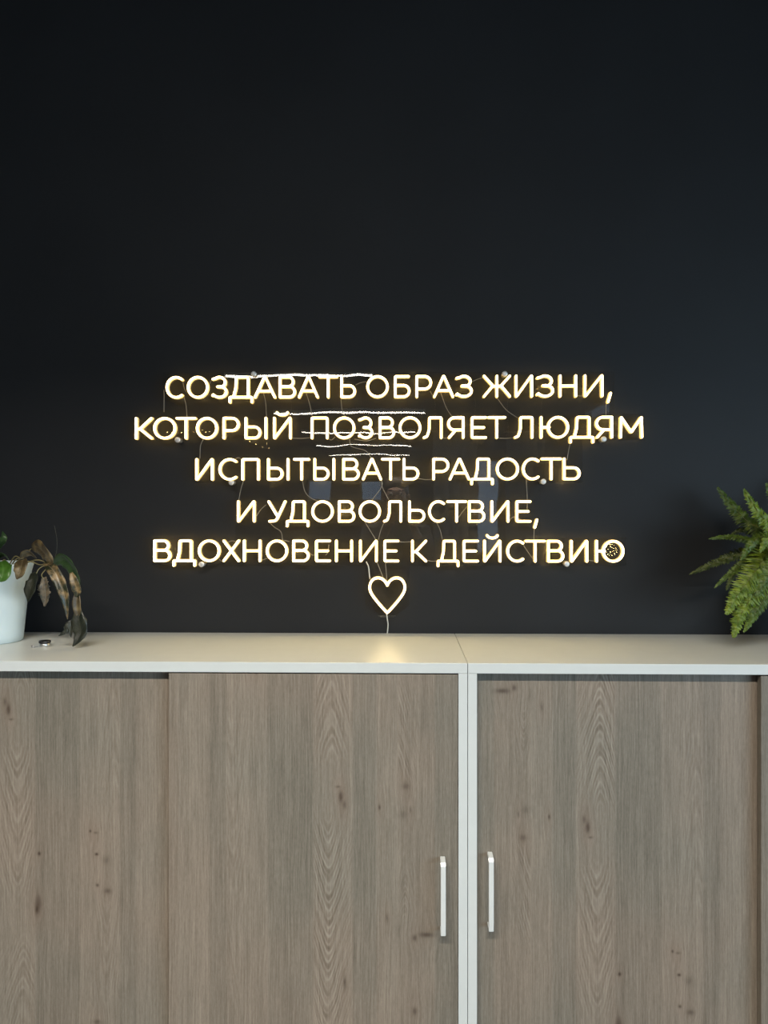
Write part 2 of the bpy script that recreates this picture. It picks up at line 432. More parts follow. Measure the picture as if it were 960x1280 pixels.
# ------------------------------------------------------------------ cabinets
ZT = 1.157; YF = -.42; TH = .0236; SP = .0205
XJ = at(584.6, 828, YF).x                     # seam between the two cabinets
CW = 1.30
PR = 540.0
def door(parent, x0, x1, yf, z0, z1, umap, vmap, label=None):
    bm = bmesh.new(); box_bm(bm, x0, x1, yf, yf + .018, z0, z1, .0008)
    uvl = bm.loops.layers.uv.new('UVMap')
    for f in bm.faces:
        for l in f.loops:
            l[uvl].uv = (umap(l.vert.co.x + (l.vert.co.y - yf) * .6) / 1000, vmap(l.vert.co.z) / 1000)
    bmesh.ops.translate(bm, vec=-parent.location, verts=bm.verts)
    me = bpy.data.meshes.new('door'); bm.to_mesh(me); bm.free()
    o = link('door', me, M['wood'], parent, smooth=False)
    if label: o['label'] = label
    return o
def handle(d, org, px, py_top, py_bot, yf):
    """flat bar bow handle standing off the door"""
    pr = .032; yb = yf - pr
    p = at(px, py_top, yb); q = at(px, py_bot, yb); w = .0056; th = .006
    prof = [(yf, p.z + .003), (yb + .004, p.z + .001), (yb, p.z - .005), (yb, q.z), (yf, q.z), (yf, q.z + th),
            (yb + th, q.z + th), (yb + th, p.z - .008), (yb + th + .003, p.z - .0055), (yf, p.z - .0035)]
    vs = [Vector((p.x + s * w, a, b)) for s in (-1, 1) for a, b in prof]; n = len(prof)
    bm = bmesh.new(); bv = [bm.verts.new(v - Vector(org)) for v in vs]
    bm.faces.new(bv[:n]); bm.faces.new(bv[n:][::-1])
    for i in range(n): bm.faces.new((bv[i], bv[n + i], bv[n + (i + 1) % n], bv[(i + 1) % n]))
    bmesh.ops.recalc_face_normals(bm, faces=bm.faces)
    es = [e for e in bm.edges if e.calc_length() > .006]
    bmesh.ops.bevel(bm, geom=es, offset=.0009, segments=2, affect='EDGES')
    me = bpy.data.meshes.new('handle'); bm.to_mesh(me); bm.free()
    return link('handle', me, M['handle'], d, smooth=False)
def cabinet(x0, x1, front_right, label):
    t = tag(empty('sliding_door_cabinet', ((x0 + x1) / 2, YF / 2, 0)), label, 'cabinet', 'sliding door cabinets')
    g = .0006; x0 += g; x1 -= g
    box('top_panel', x0, x1, YF, -.003, ZT - TH, ZT, M['frame'], t, .0012)
    box('side_panel', x0, x0 + SP, YF, -.003, .06, ZT - TH - .0003, M['frame'], t, .0008)
    box('side_panel', x1 - SP, x1, YF, -.003, .06, ZT - TH - .0003, M['frame'], t, .0008)
    box('back_panel', x0 + SP, x1 - SP, -.012, -.004, .06, ZT - TH - .0006, M['frame'], t)
    box('bottom_panel', x0 + SP, x1 - SP, YF + .008, -.012, .06, .082, M['frame'], t)
    box('middle_shelf', x0 + SP, x1 - SP, -.33, -.012, .60, .62, M['frame'], t)
    box('plinth', x0, x1, YF + .03, -.003, 0, .0597, M['dark_gap'], t)
    box('top_track', x0 + SP, x1 - SP, YF + .0234, YF + .0260, ZT - TH - .0018, ZT - TH - .0003, M['dark_gap'], t)
    return t
YD, YR = YF + .002, YF + .0265                  # front door face, rear door face
ztop = ZT - TH
cl = cabinet(XJ - CW, XJ, True, 'left office cabinet with wooden sliding doors, standing under the sign and the white pot')
cr = cabinet(XJ, XJ + CW, False, 'right office cabinet with wooden sliding doors, standing beneath the green fern')
xa = at(210.8, 1000, YD).x; xb = at(572.2, 1000, YD).x
A = at(505, 977, YD); B = at(656, 1053, YR)
d = door(cl, xa, xb, YD, .085, ztop - .0032, lambda x: 656 - (x - A.x) * PR, lambda z: 1053 + (z - A.z) * PR)
handle(d, cl.location, 554.1, 1080, 1170.5, YD)
xl = XJ - CW + SP + .0015
K = at(50, 1067, YR)
door(cl, xl, xl + .67, YR, .085, ztop - .001, lambda x: 774 + (x - K.x) * PR, lambda z: 1215 - (z - K.z) * PR)
xc = XJ + SP + .0007
d = door(cr, xc, xc + .67, YR, .085, ztop - .001, lambda x: 656 + (x - B.x) * PR, lambda z: 1053 - (z - B.z) * PR)
handle(d, cr.location, 614.2, 1074, 1165, YR)
xd = at(951.5, 1000, YD).x
door(cr, xd, XJ + CW - SP - .0015, YD, .085, ztop - .0032, lambda x: 560 + (x - xd) * PR, lambda z: 900 - (z - B.z) * PR)

# ------------------------------------------------------------------ the sign
SGN = (at(484, 560, 0).x, 0, at(484, 585, 0).z)
sign = tag(empty('neon_sign', SGN), 'glowing warm white neon sign in Cyrillic capitals with a heart, on the dark wall', 'sign')
YP0, YP1 = -.0215, -.0255                     # acrylic back and front face
YT = -.0335                                   # tube centre plane
HW, DF, DB = .0040, .0062, .0078              # tube half width, front and back depth

def ell(cx, cy, rx, ry, a0, a1, n=28):
    return [(cx + rx * math.cos(R(a0 + (a1 - a0) * i / n)), cy + ry * math.sin(R(a0 + (a1 - a0) * i / n))) for i in range(n + 1)]
def rnd(pts, r=.10, asp=1.0):
    """round the corners of a polyline (asp = glyph width / height)"""
    P = [Vector((p[0] * asp, p[1])) for p in pts]; o = [P[0]]
    for i in range(1, len(P) - 1):
        a, b, c = P[i - 1], P[i], P[i + 1]
        r1 = min(r, (a - b).length * .45, (c - b).length * .45)
        p0 = b + (a - b).normalized() * r1; p2 = b + (c - b).normalized() * r1
        for k in range(6):
            t = k / 5; o.append(p0 * (1 - t) ** 2 + b * 2 * t * (1 - t) + p2 * t * t)
    o.append(P[-1])
    return [(p.x / asp, p.y) for p in o]
def glyph(ch, w):
    """strokes in a unit cell: x 0..1 over the glyph's width, y 0..1 over cap height (0 = baseline); w = width/height"""
    r = lambda pts, q=.10: rnd(pts, q, w)
    bowl = lambda y0, y1, x0=0., x1=1.: [(x0, y1)] + [(x1 - (y1 - y0) / 2 / w + math.cos(R(a)) * (y1 - y0) / 2 / w,
                                          (y0 + y1) / 2 + math.sin(R(a)) * (y1 - y0) / 2) for a in range(90, -91, -12)] + [(x0, y0)]
    if ch == 'С': return [ell(.56, .5, .56, .5, 52, 308)]
    if ch == 'О': return [ell(.5, .5, .5, .5, 90, 450, 40)]
    if ch == 'З':
        a = [(.5 + .42 * math.cos(R(t)), .745 + .255 * math.sin(R(t))) for t in range(150, -71, -10)]
        b = [(.5 + .5 * math.cos(R(t)), .27 + .27 * math.sin(R(t))) for t in range(70, -153, -10)]
        return [[(0.02, .90)] + a[2:] + [(.36, .52)], [(.36, .52)] + [(.62, .53)] + b[2:] + [(0.0, .085)]]
    if ch == 'Д':   # x 0..1 spans the two feet
        return [r([(.17, .02), (.27, .45), (.29, 1), (.83, 1), (.83, .02)], .07), r([(0, -.24), (0, .0), (1, .0), (1, -.24)], .05)]
    if ch == 'А': return [r([(0, 0), (.48, 1), (.52, 1), (1, 0)], .03), [(.17, .30), (.83, .30)]]
    if ch == 'В': return [[(0, 0), (0, 1)], bowl(.52, 1, 0, .90), bowl(0, .52)]
    if ch == 'Т': return [[(0, 1), (1, 1)], [(.5, 1), (.5, 0)]]
    if ch == 'Ь': return [r([(0, 1), (0, 0), (.3, 0)], .03), bowl(0, .56)]
    if ch == 'Б': return [r([(.95, 1), (0, 1), (0, 0), (.3, 0)], .05), bowl(0, .56)]
    if ch == 'Р': return [r([(0, 0), (0, 1), (.3, 1)], .03), bowl(.38, 1)]
    if ch == 'Ж': return [[(.5, 1), (.5, 0)], [(.5, .5), (.34, .5)], [(.5, .5), (.66, .5)], r([(0, 1), (.34, .52), (0, 0)], .05),
                          r([(1, 1), (.66, .52), (1, 0)], .05)]
    if ch == 'И': return [r([(0, 1), (0, 0), (.03, 0), (.97, 1), (1, 1), (1, 0)], .04)]
    if ch == 'Й': return [r([(0, 1), (0, 0), (.03, 0), (.97, 1), (1, 1), (1, 0)], .04),
                          ell(.5, 1.32, .34, .17, 195, 345, 14)]
    if ch == 'Н': return [[(0, 0), (0, 1)], [(1, 0), (1, 1)], [(0, .5), (1, .5)]]
    if ch == 'К': return [[(0, 0), (0, 1)], [(0, .46), (.28, .46)], r([(1, 1), (.26, .47), (1, 0)], .04)]
    if ch == 'Ы': return None
    if ch == 'П': return [r([(0, 0), (0, 1), (1, 1), (1, 0)], .06)]
    if ch == 'Л': return [r([(0, 0.0), (.18, .06), (.30, .4), (.31, 1), (1, 1), (1, 0)], .07)]
    if ch == 'Я': return [r([(1, 0), (1, 1), (.7, 1)], .03), [(1 - x, y) for x, y in bowl(.38, 1)], [(.50, .38), (.05, 0)]]
    if ch == 'Е': return [r([(1, 1), (0, 1), (0, 0), (1, 0)], .05), [(0, .5), (.86, .5)]]
    if ch == 'Ю': return [[(0, 0), (0, 1)], [(0, .5), (.3, .5)]]
    if ch == 'М': return [r([(0, 0), (.02, 1), (.5, .24), (.98, 1), (1, 0)], .04)]
    if ch == 'У': return [r([(1, 1), (.50, .10), (.36, .01), (.05, .0)], .12), [(0, 1), (.54, .25)]]
    if ch == 'Х': return [[(0, 1), (1, 0)], [(1, 1), (0, 0)]]
    if ch == ',': return [[(1, 0), (0, -1)]]
ROWS = [
 (470.8, 496.0, [('С', 209, 229.5), ('О', 235.5, 259.5), ('З', 266, 283), ('Д', 287.5, 315), ('А', 319, 343.5), ('В', 350, 368.5),
    ('А', 374, 397), ('Т', 399.5, 421), ('Ь', 427, 443.5), ('О', 459.5, 484.3), ('Б', 494, 511.5), ('Р', 521, 538.5), ('А', 543, 566),
    ('З', 570.5, 589.3), ('Ж', 605, 637), ('И', 645, 664.5), ('З', 671.5, 690.8), ('Н', 700, 719.5), ('И', 731, 752.3)]),
 (522.3, 547.2, [('К', 170.5, 189.5), ('О', 193.5, 219), ('Т', 221.5, 244), ('О', 246.8, 271), ('Р', 280, 298), ('Ы', 307.5, 332.5),
    ('Й', 343, 363), ('П', 390, 409), ('О', 418, 442.5), ('З', 449, 465), ('В', 475, 492.3), ('О', 500, 525), ('Л', 530, 551.5),
    ('Я', 560.5, 579), ('Е', 590, 607), ('Т', 610.8, 631), ('Л', 644, 665), ('Ю', 676.3, 709.5), ('Д', 713, 741), ('Я', 745.5, 764.5),
    ('М', 775.5, 802)]),
 (574.0, 599.0, [('И', 246, 265.5), ('С', 275, 297), ('П', 303.5, 323), ('Ы', 335.6, 360), ('Т', 368, 386), ('Ы', 393.5, 417.3),
    ('В', 429.5, 448), ('А', 454, 476), ('Т', 478, 498.5), ('Ь', 505, 522.5), ('Р', 542, 560), ('А', 562.5, 586), ('Д', 589.5, 615.5),
    ('О', 621.5, 647), ('С', 654, 674.5), ('Т', 677.3, 700.5), ('Ь', 705, 724)]),
 (627.0, 651.6, [('И', 298, 317.8), ('У', 336, 356.5), ('Д', 359, 385), ('О', 390.8, 415.5), ('В', 424, 442.5), ('О', 450, 474.5),
    ('Л', 480.5, 501), ('Ь', 511.8, 530), ('С', 536.8, 556.5), ('Т', 559.5, 582), ('В', 586.5, 605), ('И', 614.8, 635), ('Е', 646, 662.5)]),
 (676.2, 701.2, [('В', 193.5, 212.5), ('Д', 217.5, 243.5), ('О', 249.2, 274), ('Х', 280, 298.5), ('Н', 305.5, 325), ('О', 334, 358.5),
    ('В', 367, 385.3), ('Е', 395.5, 412), ('Н', 420.5, 439.5), ('И', 450.5, 470.5), ('Е', 481, 497.5), ('К', 515.5, 532.3),
    ('Д', 547.5, 572.5), ('Е', 580, 597), ('Й', 605.6, 625), ('С', 634.5, 655.5), ('Т', 657.3, 680.5), ('В', 685.3, 703.5),
    ('И', 714, 733.3), ('Ю', 745.6, 778.5)]),
]
COMMAS = [(763, 491.5, 759.8, 502.5), (671, 649.8, 668.3, 659.2)]

PROF = []                                    # (lateral, y) outline of the tube: flat-backed, domed front
for a in range(180, -1, -20): PROF.append((HW * math.cos(R(a)), -DF * math.sin(R(a)) ** .8 if a not in (0, 180) else 0))
PROF += [(HW, DB * .75), (HW * .8, DB), (-HW * .8, DB), (-HW, DB * .75)]
def neon_strokes(strokes, name, parent, label=None, closed=()):
    """each stroke: list of Vector points (world) in the tube plane"""
    vs, fs = [], []; n = len(PROF)
    for si, st in enumerate(strokes):
        P = []
        for p in st:
            if not P or (p - P[-1]).length > .0004: P.append(p)
        # resample so that bends stay smooth
        base = len(vs); cl = si in closed or (P[0] - P[-1]).length < .001
        if cl and (P[0] - P[-1]).length < .001: P = P[:-1]
        rings = []
        N = len(P)
        for i, p in enumerate(P):
            a = P[(i - 1) % N] if cl or i else p; b = P[(i + 1) % N] if cl or i < N - 1 else p
            t = (b - a); t.y = 0; t.normalize(); rings.append((p, t, 1.0))
        if not cl:
            caps0, caps1 = [], []
            for k in (3, 2, 1):
                a = R(k * 28); t = rings[0][1]; caps0.append((P[0] - t * HW * math.sin(a), t, max(.08, math.cos(a))))
                t = rings[-1][1]; caps1.append((P[-1] + t * HW * math.sin(a), t, max(.08, math.cos(a))))
            rings = caps0 + rings + caps1[::-1]
        for p, t, s in rings:
            s = max(s, .12)
            nrm = Vector((t.z, 0, -t.x))
            for (u, y) in PROF: vs.append(p + nrm * u * s + Vector((0, y * (s if y < 0 else 1), 0)))
        m = len(rings)
        for i in range(m if cl else m - 1):
            for k in range(n):
                a = base + i * n + k; b = base + i * n + (k + 1) % n
                c = base + ((i + 1) % m) * n + (k + 1) % n; d = base + ((i + 1) % m) * n + k
                fs.append((a, d, c, b))
        if not cl:
            fs.append(tuple(base + k for k in range(n))); fs.append(tuple(base + (m - 1) * n + k for k in range(n))[::-1])
    bm = bmesh.new(); bv = [bm.verts.new(v - Vector(SGN)) for v in vs]
    for f in fs: bm.faces.new([bv[i] for i in f])
    bmesh.ops.recalc_face_normals(bm, faces=bm.faces)
    me = bpy.data.meshes.new(name); bm.to_mesh(me); bm.free()
    me.polygons.foreach_set('use_smooth', [True] * len(me.polygons))
    o = link(name, me, M['neon'], parent, smooth=False)
    if label: o['label'] = label
    return o
def place(ch, xl, xr, zt, zb, yt):
    X0 = at(xl, (640 + yt) / 2, YT).x; X1 = at(xr, (640 + yt) / 2, YT).x
    H = zt - zb
    def mp(st, x0, x1):
        return [Vector((x0 + (x1 - x0) * u, YT, zb + H * v)) for u, v in st]
    if ch == 'Ы':
        xm = X0 + (X1 - X0) * .70
        return [mp(s, X0, xm) for s in glyph('Ь', (xm - X0) / H)] + [mp([(1, 0), (1, 1)], X0, X1)]
    if ch == 'Ю':
        xm = X1 - H * .97
        return [mp(s, X0, X1) for s in glyph('Ю', (X1 - X0) / H)] + [mp(s, xm, X1) for s in glyph('О', .97)]
    return [mp(s, X0, X1) for s in glyph(ch, (X1 - X0) / H)]
for yt, yb, letters in ROWS:
    zt = at(480, yt, YT).z; zb = at(480, yb, YT).z
    for ch, xl, xr in letters: neon_strokes(place(ch, xl, xr, zt, zb, yt), 'neon_letter', sign)
for xa_, ya_, xb_, yb_ in COMMAS:
    neon_strokes([[at(xa_, ya_, YT), at((xa_ + xb_) / 2, (ya_ + yb_) / 2, YT), at(xb_, yb_, YT)]], 'neon_comma', sign)
half = [(484.4, 731.5), (481.5, 727), (477.5, 723.6), (472.8, 722.3), (468.3, 723.2), (464.8, 726), (462.6, 730.5), (462.2, 735.5),
        (463.6, 740.5), (467, 746), (472, 752.5), (478, 759.5), (484.0, 766)]
hl = smooth_path([(x, y, 0) for x, y in half], 4)
hr = [Vector((968.2 - p.x, p.y, 0)) for p in hl]
neon_strokes([[at(p.x, p.y, YT) for p in hl + hr[::-1][1:]]], 'neon_heart', sign)

# one contour-cut clear acrylic sheet following the lines of text
OUT = [(203.5, 465.5), (768, 464.5), (768, 517), (806.5, 517), (806.5, 550), (728, 550), (728, 603.5), (675, 603.5), (675, 662), (673.5, 672),
       (783, 672), (783, 707), (512, 707), (512, 757), (492, 772), (476, 772), (456, 757), (456, 707), (189.5, 707), (189.5, 672),
       (294.5, 672), (294.5, 603.5), (241, 603.5), (241, 551), (165.5, 551), (165.5, 517), (203.5, 517)]
bm = bmesh.new()
f0 = [bm.verts.new(at(x, y, YP1) - Vector(SGN)) for x, y in OUT]
f = bm.faces.new(f0)
ex = bmesh.ops.extrude_face_region(bm, geom=[f])
bmesh.ops.translate(bm, vec=(0, YP0 - YP1, 0), verts=[v for v in ex['geom'] if isinstance(v, bmesh.types.BMVert)])
bmesh.ops.recalc_face_normals(bm, faces=bm.faces)
me = bpy.data.meshes.new('acrylic_panel'); bm.to_mesh(me); bm.free()
link('acrylic_panel', me, M['acrylic'], sign, smooth=False)['label'] = 'clear acrylic backing sheet cut around the lines of text'
for x, y in ((317, 467.5), (631, 467.3), (221.8, 549.8), (754.8, 549), (289, 603), (679.2, 602), (251.7, 705.5), (708.5, 705)):
    c = at(x, y, -.033); r = .0078
    prof = [(r * .82, 0), (r * .82, .021), (r, .0256), (r, .0325), (r * .92, .0338), (r * .55, .0342), (r * .1, .0343)]
    vs, fs = lathe(prof, 24)
    vs = [Vector((c.x + v.x, -.0005 - v.z, c.z + v.y)) for v in vs]
    pydata('standoff_cap', vs, fs, M['cap'], sign, org=SGN)
WIRES = [[(230.2, 497), (232.5, 506), (233.8, 521)], [(329, 490), (332, 503), (333, 521)], [(254, 549), (250.5, 558), (250, 573)],
 [(304, 602), (301, 612), (298, 627)], [(383, 492), (387, 505), (390.5, 521)], [(426, 498), (428, 514), (434, 524)],
 [(437, 549), (439.4, 558), (457, 563.5), (464.4, 573)], [(378, 600), (381, 614), (388, 622), (399, 627)],
 [(477, 599), (477, 608.5), (465, 625)], [(477, 599), (478, 609), (486, 625)], [(444.6, 481), (452, 478), (460, 477)],
 [(551, 491), (558, 510), (566, 522)], [(621, 497), (633, 512.5), (648, 523)], [(590, 477), (597, 474), (604, 472)],
 [(657.7, 599), (659, 621), (659, 637)], [(757.7, 502), (757.5, 510), (757.3, 522)], [(713, 552), (711, 562), (708.7, 575)],
 [(332.5, 631), (326, 637), (320, 646)], [(336.7, 653), (343, 659), (351, 664.6), (353.3, 675)], [(454.6, 650), (462, 662), (470, 675)],
 [(480.6, 652), (476, 663), (473, 675)], [(471, 702), (475, 712), (479, 722)], [(481.7, 702), (482.5, 712), (483.7, 727)],
 [(545, 652), (550, 662), (553, 675)], [(667.7, 658), (667.5, 667), (667.3, 675)], [(654, 681), (660, 690), (667, 700)],
 [(584, 633), (578, 640), (573, 647)], [(364, 547.5), (377, 548), (389, 547)], [(552, 547), (556, 547.8), (560, 547)],
 [(620, 547.5), (632, 548), (644, 547)], [(522, 598), (532, 599.5), (542, 599)], [(274, 699), (277, 701.5), (281, 700)],
 [(325, 701), (331, 699), (336, 697)], [(497, 677), (505, 677.5), (515, 677)], [(532, 700), (540, 701.5), (547, 701)],
 [(411, 681), (410, 690), (407, 694)], [(409, 547), (414, 550), (419, 546)], [(719, 493), (725, 495), (731, 495)],
 [(386, 690), (391, 694), (396, 692)], [(734, 700), (740, 701), (746, 701)], [(655, 652), (643, 646), (636, 651)],
 [(205, 487), (205, 500), (205, 515)], [(228, 475), (231, 487), (236, 492)], [(262, 480), (264, 476), (268, 474)],
 [(340, 676), (352, 675), (362, 677)], [(298, 678), (290, 676), (283, 679)], [(538, 489), (540, 493), (543, 495)],
 [(443, 549), (458, 551), (470, 548)], [(302, 574), (297, 572), (292, 576)]]
for w in WIRES:
    pts = smooth_path([at(x, y, -.0275) for x, y in w], 5)
    vs, fs = tube(pts, .00085, 6)
    pydata('wire', vs, fs, M['wire'], sign, org=SGN)
p = smooth_path([at(457.7, 702, -.0275), at(460.5, 708, -.0275), at(461.5, 716, -.0275), at(462.3, 724, -.0275)], 5)
vs, fs = tube(p, .0016, 8); pydata('power_lead', vs, fs, M['cord'], sign, org=SGN)
p = smooth_path([at(483, 765, -.029), at(484, 773, -.024), at(485, 781, -.012), at(484.3, 790, -.006), Vector((at(484, 790, 0).x, -.0022, ZT + .001))], 6)
vs, fs = tube(p, .00165, 8); pydata('power_cord', vs, fs, M['cord'], sign, org=SGN)['label'] = 'thin white power cord running down from the heart'

# ------------------------------------------------------------------ leaves
def leaf(parent, pts, widths, mat, fold=.25, n=18, twist=0., side=None, curl=0., name='leaf', ragged=0., seed=0):
    """blade along a 3D centre line; widths = half widths at evenly spaced stations"""
    rs = random.Random(seed)
    P = smooth_path(pts, 8); T = len(P) - 1
    vs, fs, uv = [], [], []
    for i, p in enumerate(P):
        t = (P[min(i + 1, T)] - P[max(i - 1, 0)]).normalized(); u = i / T
        k = u * (len(widths) - 1); a = int(min(k, len(widths) - 2)); w = widths[a] + (widths[a + 1] - widths[a]) * (k - a)
        sd = Vector(side) if side else Vector((1, 0, 0))
        sd = (sd - t * sd.dot(t)).normalized(); nr = t.cross(sd).normalized()
        tw = twist * u; s2 = sd * math.cos(tw) + nr * math.sin(tw); n2 = nr * math.cos(tw) - sd * math.sin(tw)
        for j in range(7):
            q = (j - 3) / 3
            ww = w * (1 + ragged * (rs.random() - .5) * (abs(q) > .9))
            wave = .10 * w * math.sin(u * 17 + j * 2.1 + seed) * abs(q)
            vs.append(p + s2 * q * ww * (1 - .15 * abs(curl) * q * q) + n2 * (abs(q) * fold * w - curl * q * q * w + wave))
            uv.append((q / 2 + .5, u))
    for i in range(T):
        for j in range(6):
            a = i * 7 + j; fs.append((a, a + 1, a + 8, a + 7))
    o = pydata(name, vs, fs, mat, parent, uv=uv, org=parent.location)
    sol = o.modifiers.new('thick', 'SOLIDIFY'); sol.thickness = .0009
    return o
def stem(parent, pts, r0, r1, mat, name='stem'):
    P = smooth_path(pts, 7); n = len(P)
    vs, fs = tube(P, [r0 + (r1 - r0) * i / (n - 1) for i in range(n)], 7)
    return pydata(name, vs, fs, mat, parent, org=parent.location)

# pot with withering plant, left end of the cabinet
pc = at(-10, 806, -.155); PX, PY = pc.x, -.155
plant = tag(empty('withering_plant', (PX, PY, ZT)), 'half-withered drooping houseplant in a tall white pot, at the left end of the cabinets', 'potted plant')
prof = [(.001, .0), (.072, .0), (.0755, .003), (.0775, .02), (.086, .11), (.0965, .185), (.1015, .203), (.1025, .2065), (.1005, .208), (.0975, .204), (.090, .17), (.086, .155), (.001, .155)]
vs, fs = lathe(prof, 64)
lp = link('pot', bpy.data.meshes.new('pot'), M['pot'], plant)
lp.data.from_pydata([tuple(v) for v in vs], [], fs); lp.data.polygons.foreach_set('use_smooth', [True] * len(lp.data.polygons))
vs, fs = lathe([(.001, .158), (.03, .166), (.06, .165), (.0865, .1595), (.0865, .1565), (.001, .1565)], 32)
pydata('soil', vs, fs, M['soil'], plant)
crown = Vector((PX, PY, ZT + .163))
L = lambda a: [at(*p) for p in a]
leaf(plant, L([(2, 702, -.235), (4, 711, -.262), (3, 720, -.275), (0, 727, -.275)]), [.008, .022, .020, .002], M['leaf_bright'], .2, side=(1, .1, 0), seed=1)
leaf(plant, L([(-6, 690, -.20), (0, 680, -.23), (4, 672, -.24), (3, 664, -.23)]), [.004, .010, .009, .001], M['leaf_green'], .3, seed=2)
leaf(plant, L([(-6, 700, -.20), (2, 692, -.22), (8, 694, -.24), (12, 701, -.25)]), [.004, .009, .008, .001], M['leaf_green'], .3, side=(0, -1, .5), seed=3)
leaf(plant, L([(29, 700, -.235), (27, 707, -.262), (25, 716, -.270), (21, 724, -.272)]), [.009, .018, .015, .002], M['leaf_brown'], .25, side=(1, 0, .2), seed=4)
leaf(plant, L([(25, 699, -.20), (31, 692, -.215), (38, 690, -.225), (46, 697, -.23)]), [.002, .010, .011, .003], M['leaf_brown'], .35, side=(.2, -1, 1), seed=5)
leaf(plant, L([(40, 684, -.17), (48, 684, -.205), (57, 692, -.23), (64, 704, -.232), (60, 708, -.23)]), [.008, .021, .024, .014, .002], M['leaf_brown'], .3, side=(.7, -.8, .8), curl=.3, seed=6)
leaf(plant, L([(42, 716, -.255), (42, 726, -.268), (38, 738, -.272), (35, 752.5, -.27)]), [.006, .0175, .0165, .001], M['leaf_dark'], .3, side=(1, -.2, .25), seed=7)
leaf(plant, L([(55, 722, -.235), (56, 733, -.243), (57, 744, -.243), (56, 758, -.24)]), [.006, .0150, .0140, .002], M['leaf_pale'], .4, side=(1, 0, 0), ragged=.5, seed=8)
leaf(plant, L([(56, 704, -.225), (66, 712, -.245), (75, 728, -.255), (81, 746, -.258), (84.5, 774, -.255)]), [.006, .014, .0150, .011, .001], M['leaf_mixed'], .4, side=(.9, .3, .6), seed=9)
leaf(plant, L([(66, 705, -.20), (80, 699, -.225), (92, 710, -.24), (99, 725, -.245), (99, 745, -.245)]), [.004, .019, .021, .015, .007], M['leaf_green'], .35, side=(.5, -.6, .9), seed=10)
leaf(plant, L([(89, 716, -.2475), (93, 727, -.253), (96.5, 738, -.254), (96, 746, -.252)]), [.004, .0120, .0115, .004], M['leaf_mixed'], .3, side=(1, .1, .1), seed=11)
leaf(plant, L([(97, 742, -.248), (96, 752, -.252), (97, 763, -.252), (98, 770, -.25)]), [.006, .0105, .0095, .004], M['leaf_brown'], .5, side=(1, .2, 0), seed=12)
leaf(plant, L([(98, 760, -.248), (99, 776, -.252), (101, 790, -.252), (97, 800, -.258), (91, 808, -.262)]), [.006, .0215, .0190, .011, .001], M['leaf_dark'], .45, side=(1, 0, .15), curl=.3, seed=13)
leaf(plant, L([(93, 776, -.25), (87, 782, -.256), (82, 788, -.26), (73, 795, -.262)]), [.006, .011, .008, .0006], M['leaf_dark'], .4, side=(.4, .2, 1), ragged=.5, seed=14)
leaf(plant, L([(90, 778, -.25), (89, 785, -.254), (88.5, 791, -.255), (89, 797, -.256)]), [.008, .008, .005, .0004], M['leaf_dark'], .4, side=(1, .1, .2), seed=15)
for a in (L([(10, 712, -.17), (20, 699, -.20), (29, 698, -.23)]), L([(8, 712, -.17), (18, 696, -.19), (26, 698, -.20)]),
          L([(14, 712, -.17), (34, 702, -.20), (50, 706, -.225), (56, 704, -.225)]), L([(14, 712, -.16), (45, 700, -.19), (62, 706, -.20), (68, 704, -.20)]),
          L([(10, 712, -.17), (6, 700, -.22), (2, 703, -.235)]), L([(10, 712, -.16), (28, 696, -.17), (40, 685, -.17)]),
          L([(4, 710, -.16), (-2, 700, -.18), (-6, 691, -.20)])):
    stem(plant, [crown.lerp(a[0], .25)] + a, .0022, .0012, M['stem'])
stem(plant, L([(60, 706, -.225), (53, 708, -.24), (48, 712, -.25), (45, 718, -.255)]), .0014, .0010, M['stem'])
stem(plant, L([(62, 708, -.235), (56, 713, -.238), (52, 719, -.24), (55, 724, -.236)]), .0014, .0010, M['stem'])
stem(plant, L([(64, 706, -.21), (70, 692, -.21), (71, 675, -.21), (68, 657, -.21)]), .0009, .0005, M['leaf_dark'])
stem(plant, L([(98, 748, -.248), (98, 756, -.25), (98, 764, -.25)]), .0016, .0014, M['stem'])

# small round tin with a chain
tY = (ZT - EYE) / (-(809.5 - 640) / F) - DIST          # depth at which the cabinet top is seen at this height
q = at(56, 809.5, tY)
tin = tag(empty('round_tin', (q.x, tY, ZT)), 'small round black and silver tin with fine chain, beside the white pot', 'tin')
vs, fs = lathe([(.001, 0), (.0120, 0), (.0132, .0012), (.0132, .0075), (.0120, .0085), (.001, .0085)], 32)
pydata('body', vs, fs, M['metal'], tin)['label'] = 'silver body'
vs, fs = lathe([(.001, .0086), (.0136, .0086), (.0145, .0095), (.0145, .0135), (.0132, .0148), (.001, .0150)], 32)
pydata('lid', vs, fs, M['black'], tin)['label'] = 'black lid'
cv, cf = [], []
for k in range(13):
    a = k / 12; cx, cy = -.0140 - .021 * a, -.010 - .012 * math.sin(a * 5)
    ring = [(cx + .0022 * math.cos(t * math.pi / 4), cy + .0013 * math.sin(t * math.pi / 4), .0009 + (.0008 if k % 2 else 0)) for t in range(9)]
    tube(ring, .0007, 5, cv, cf)
pydata('chain', cv, cf, M['metal'], tin)

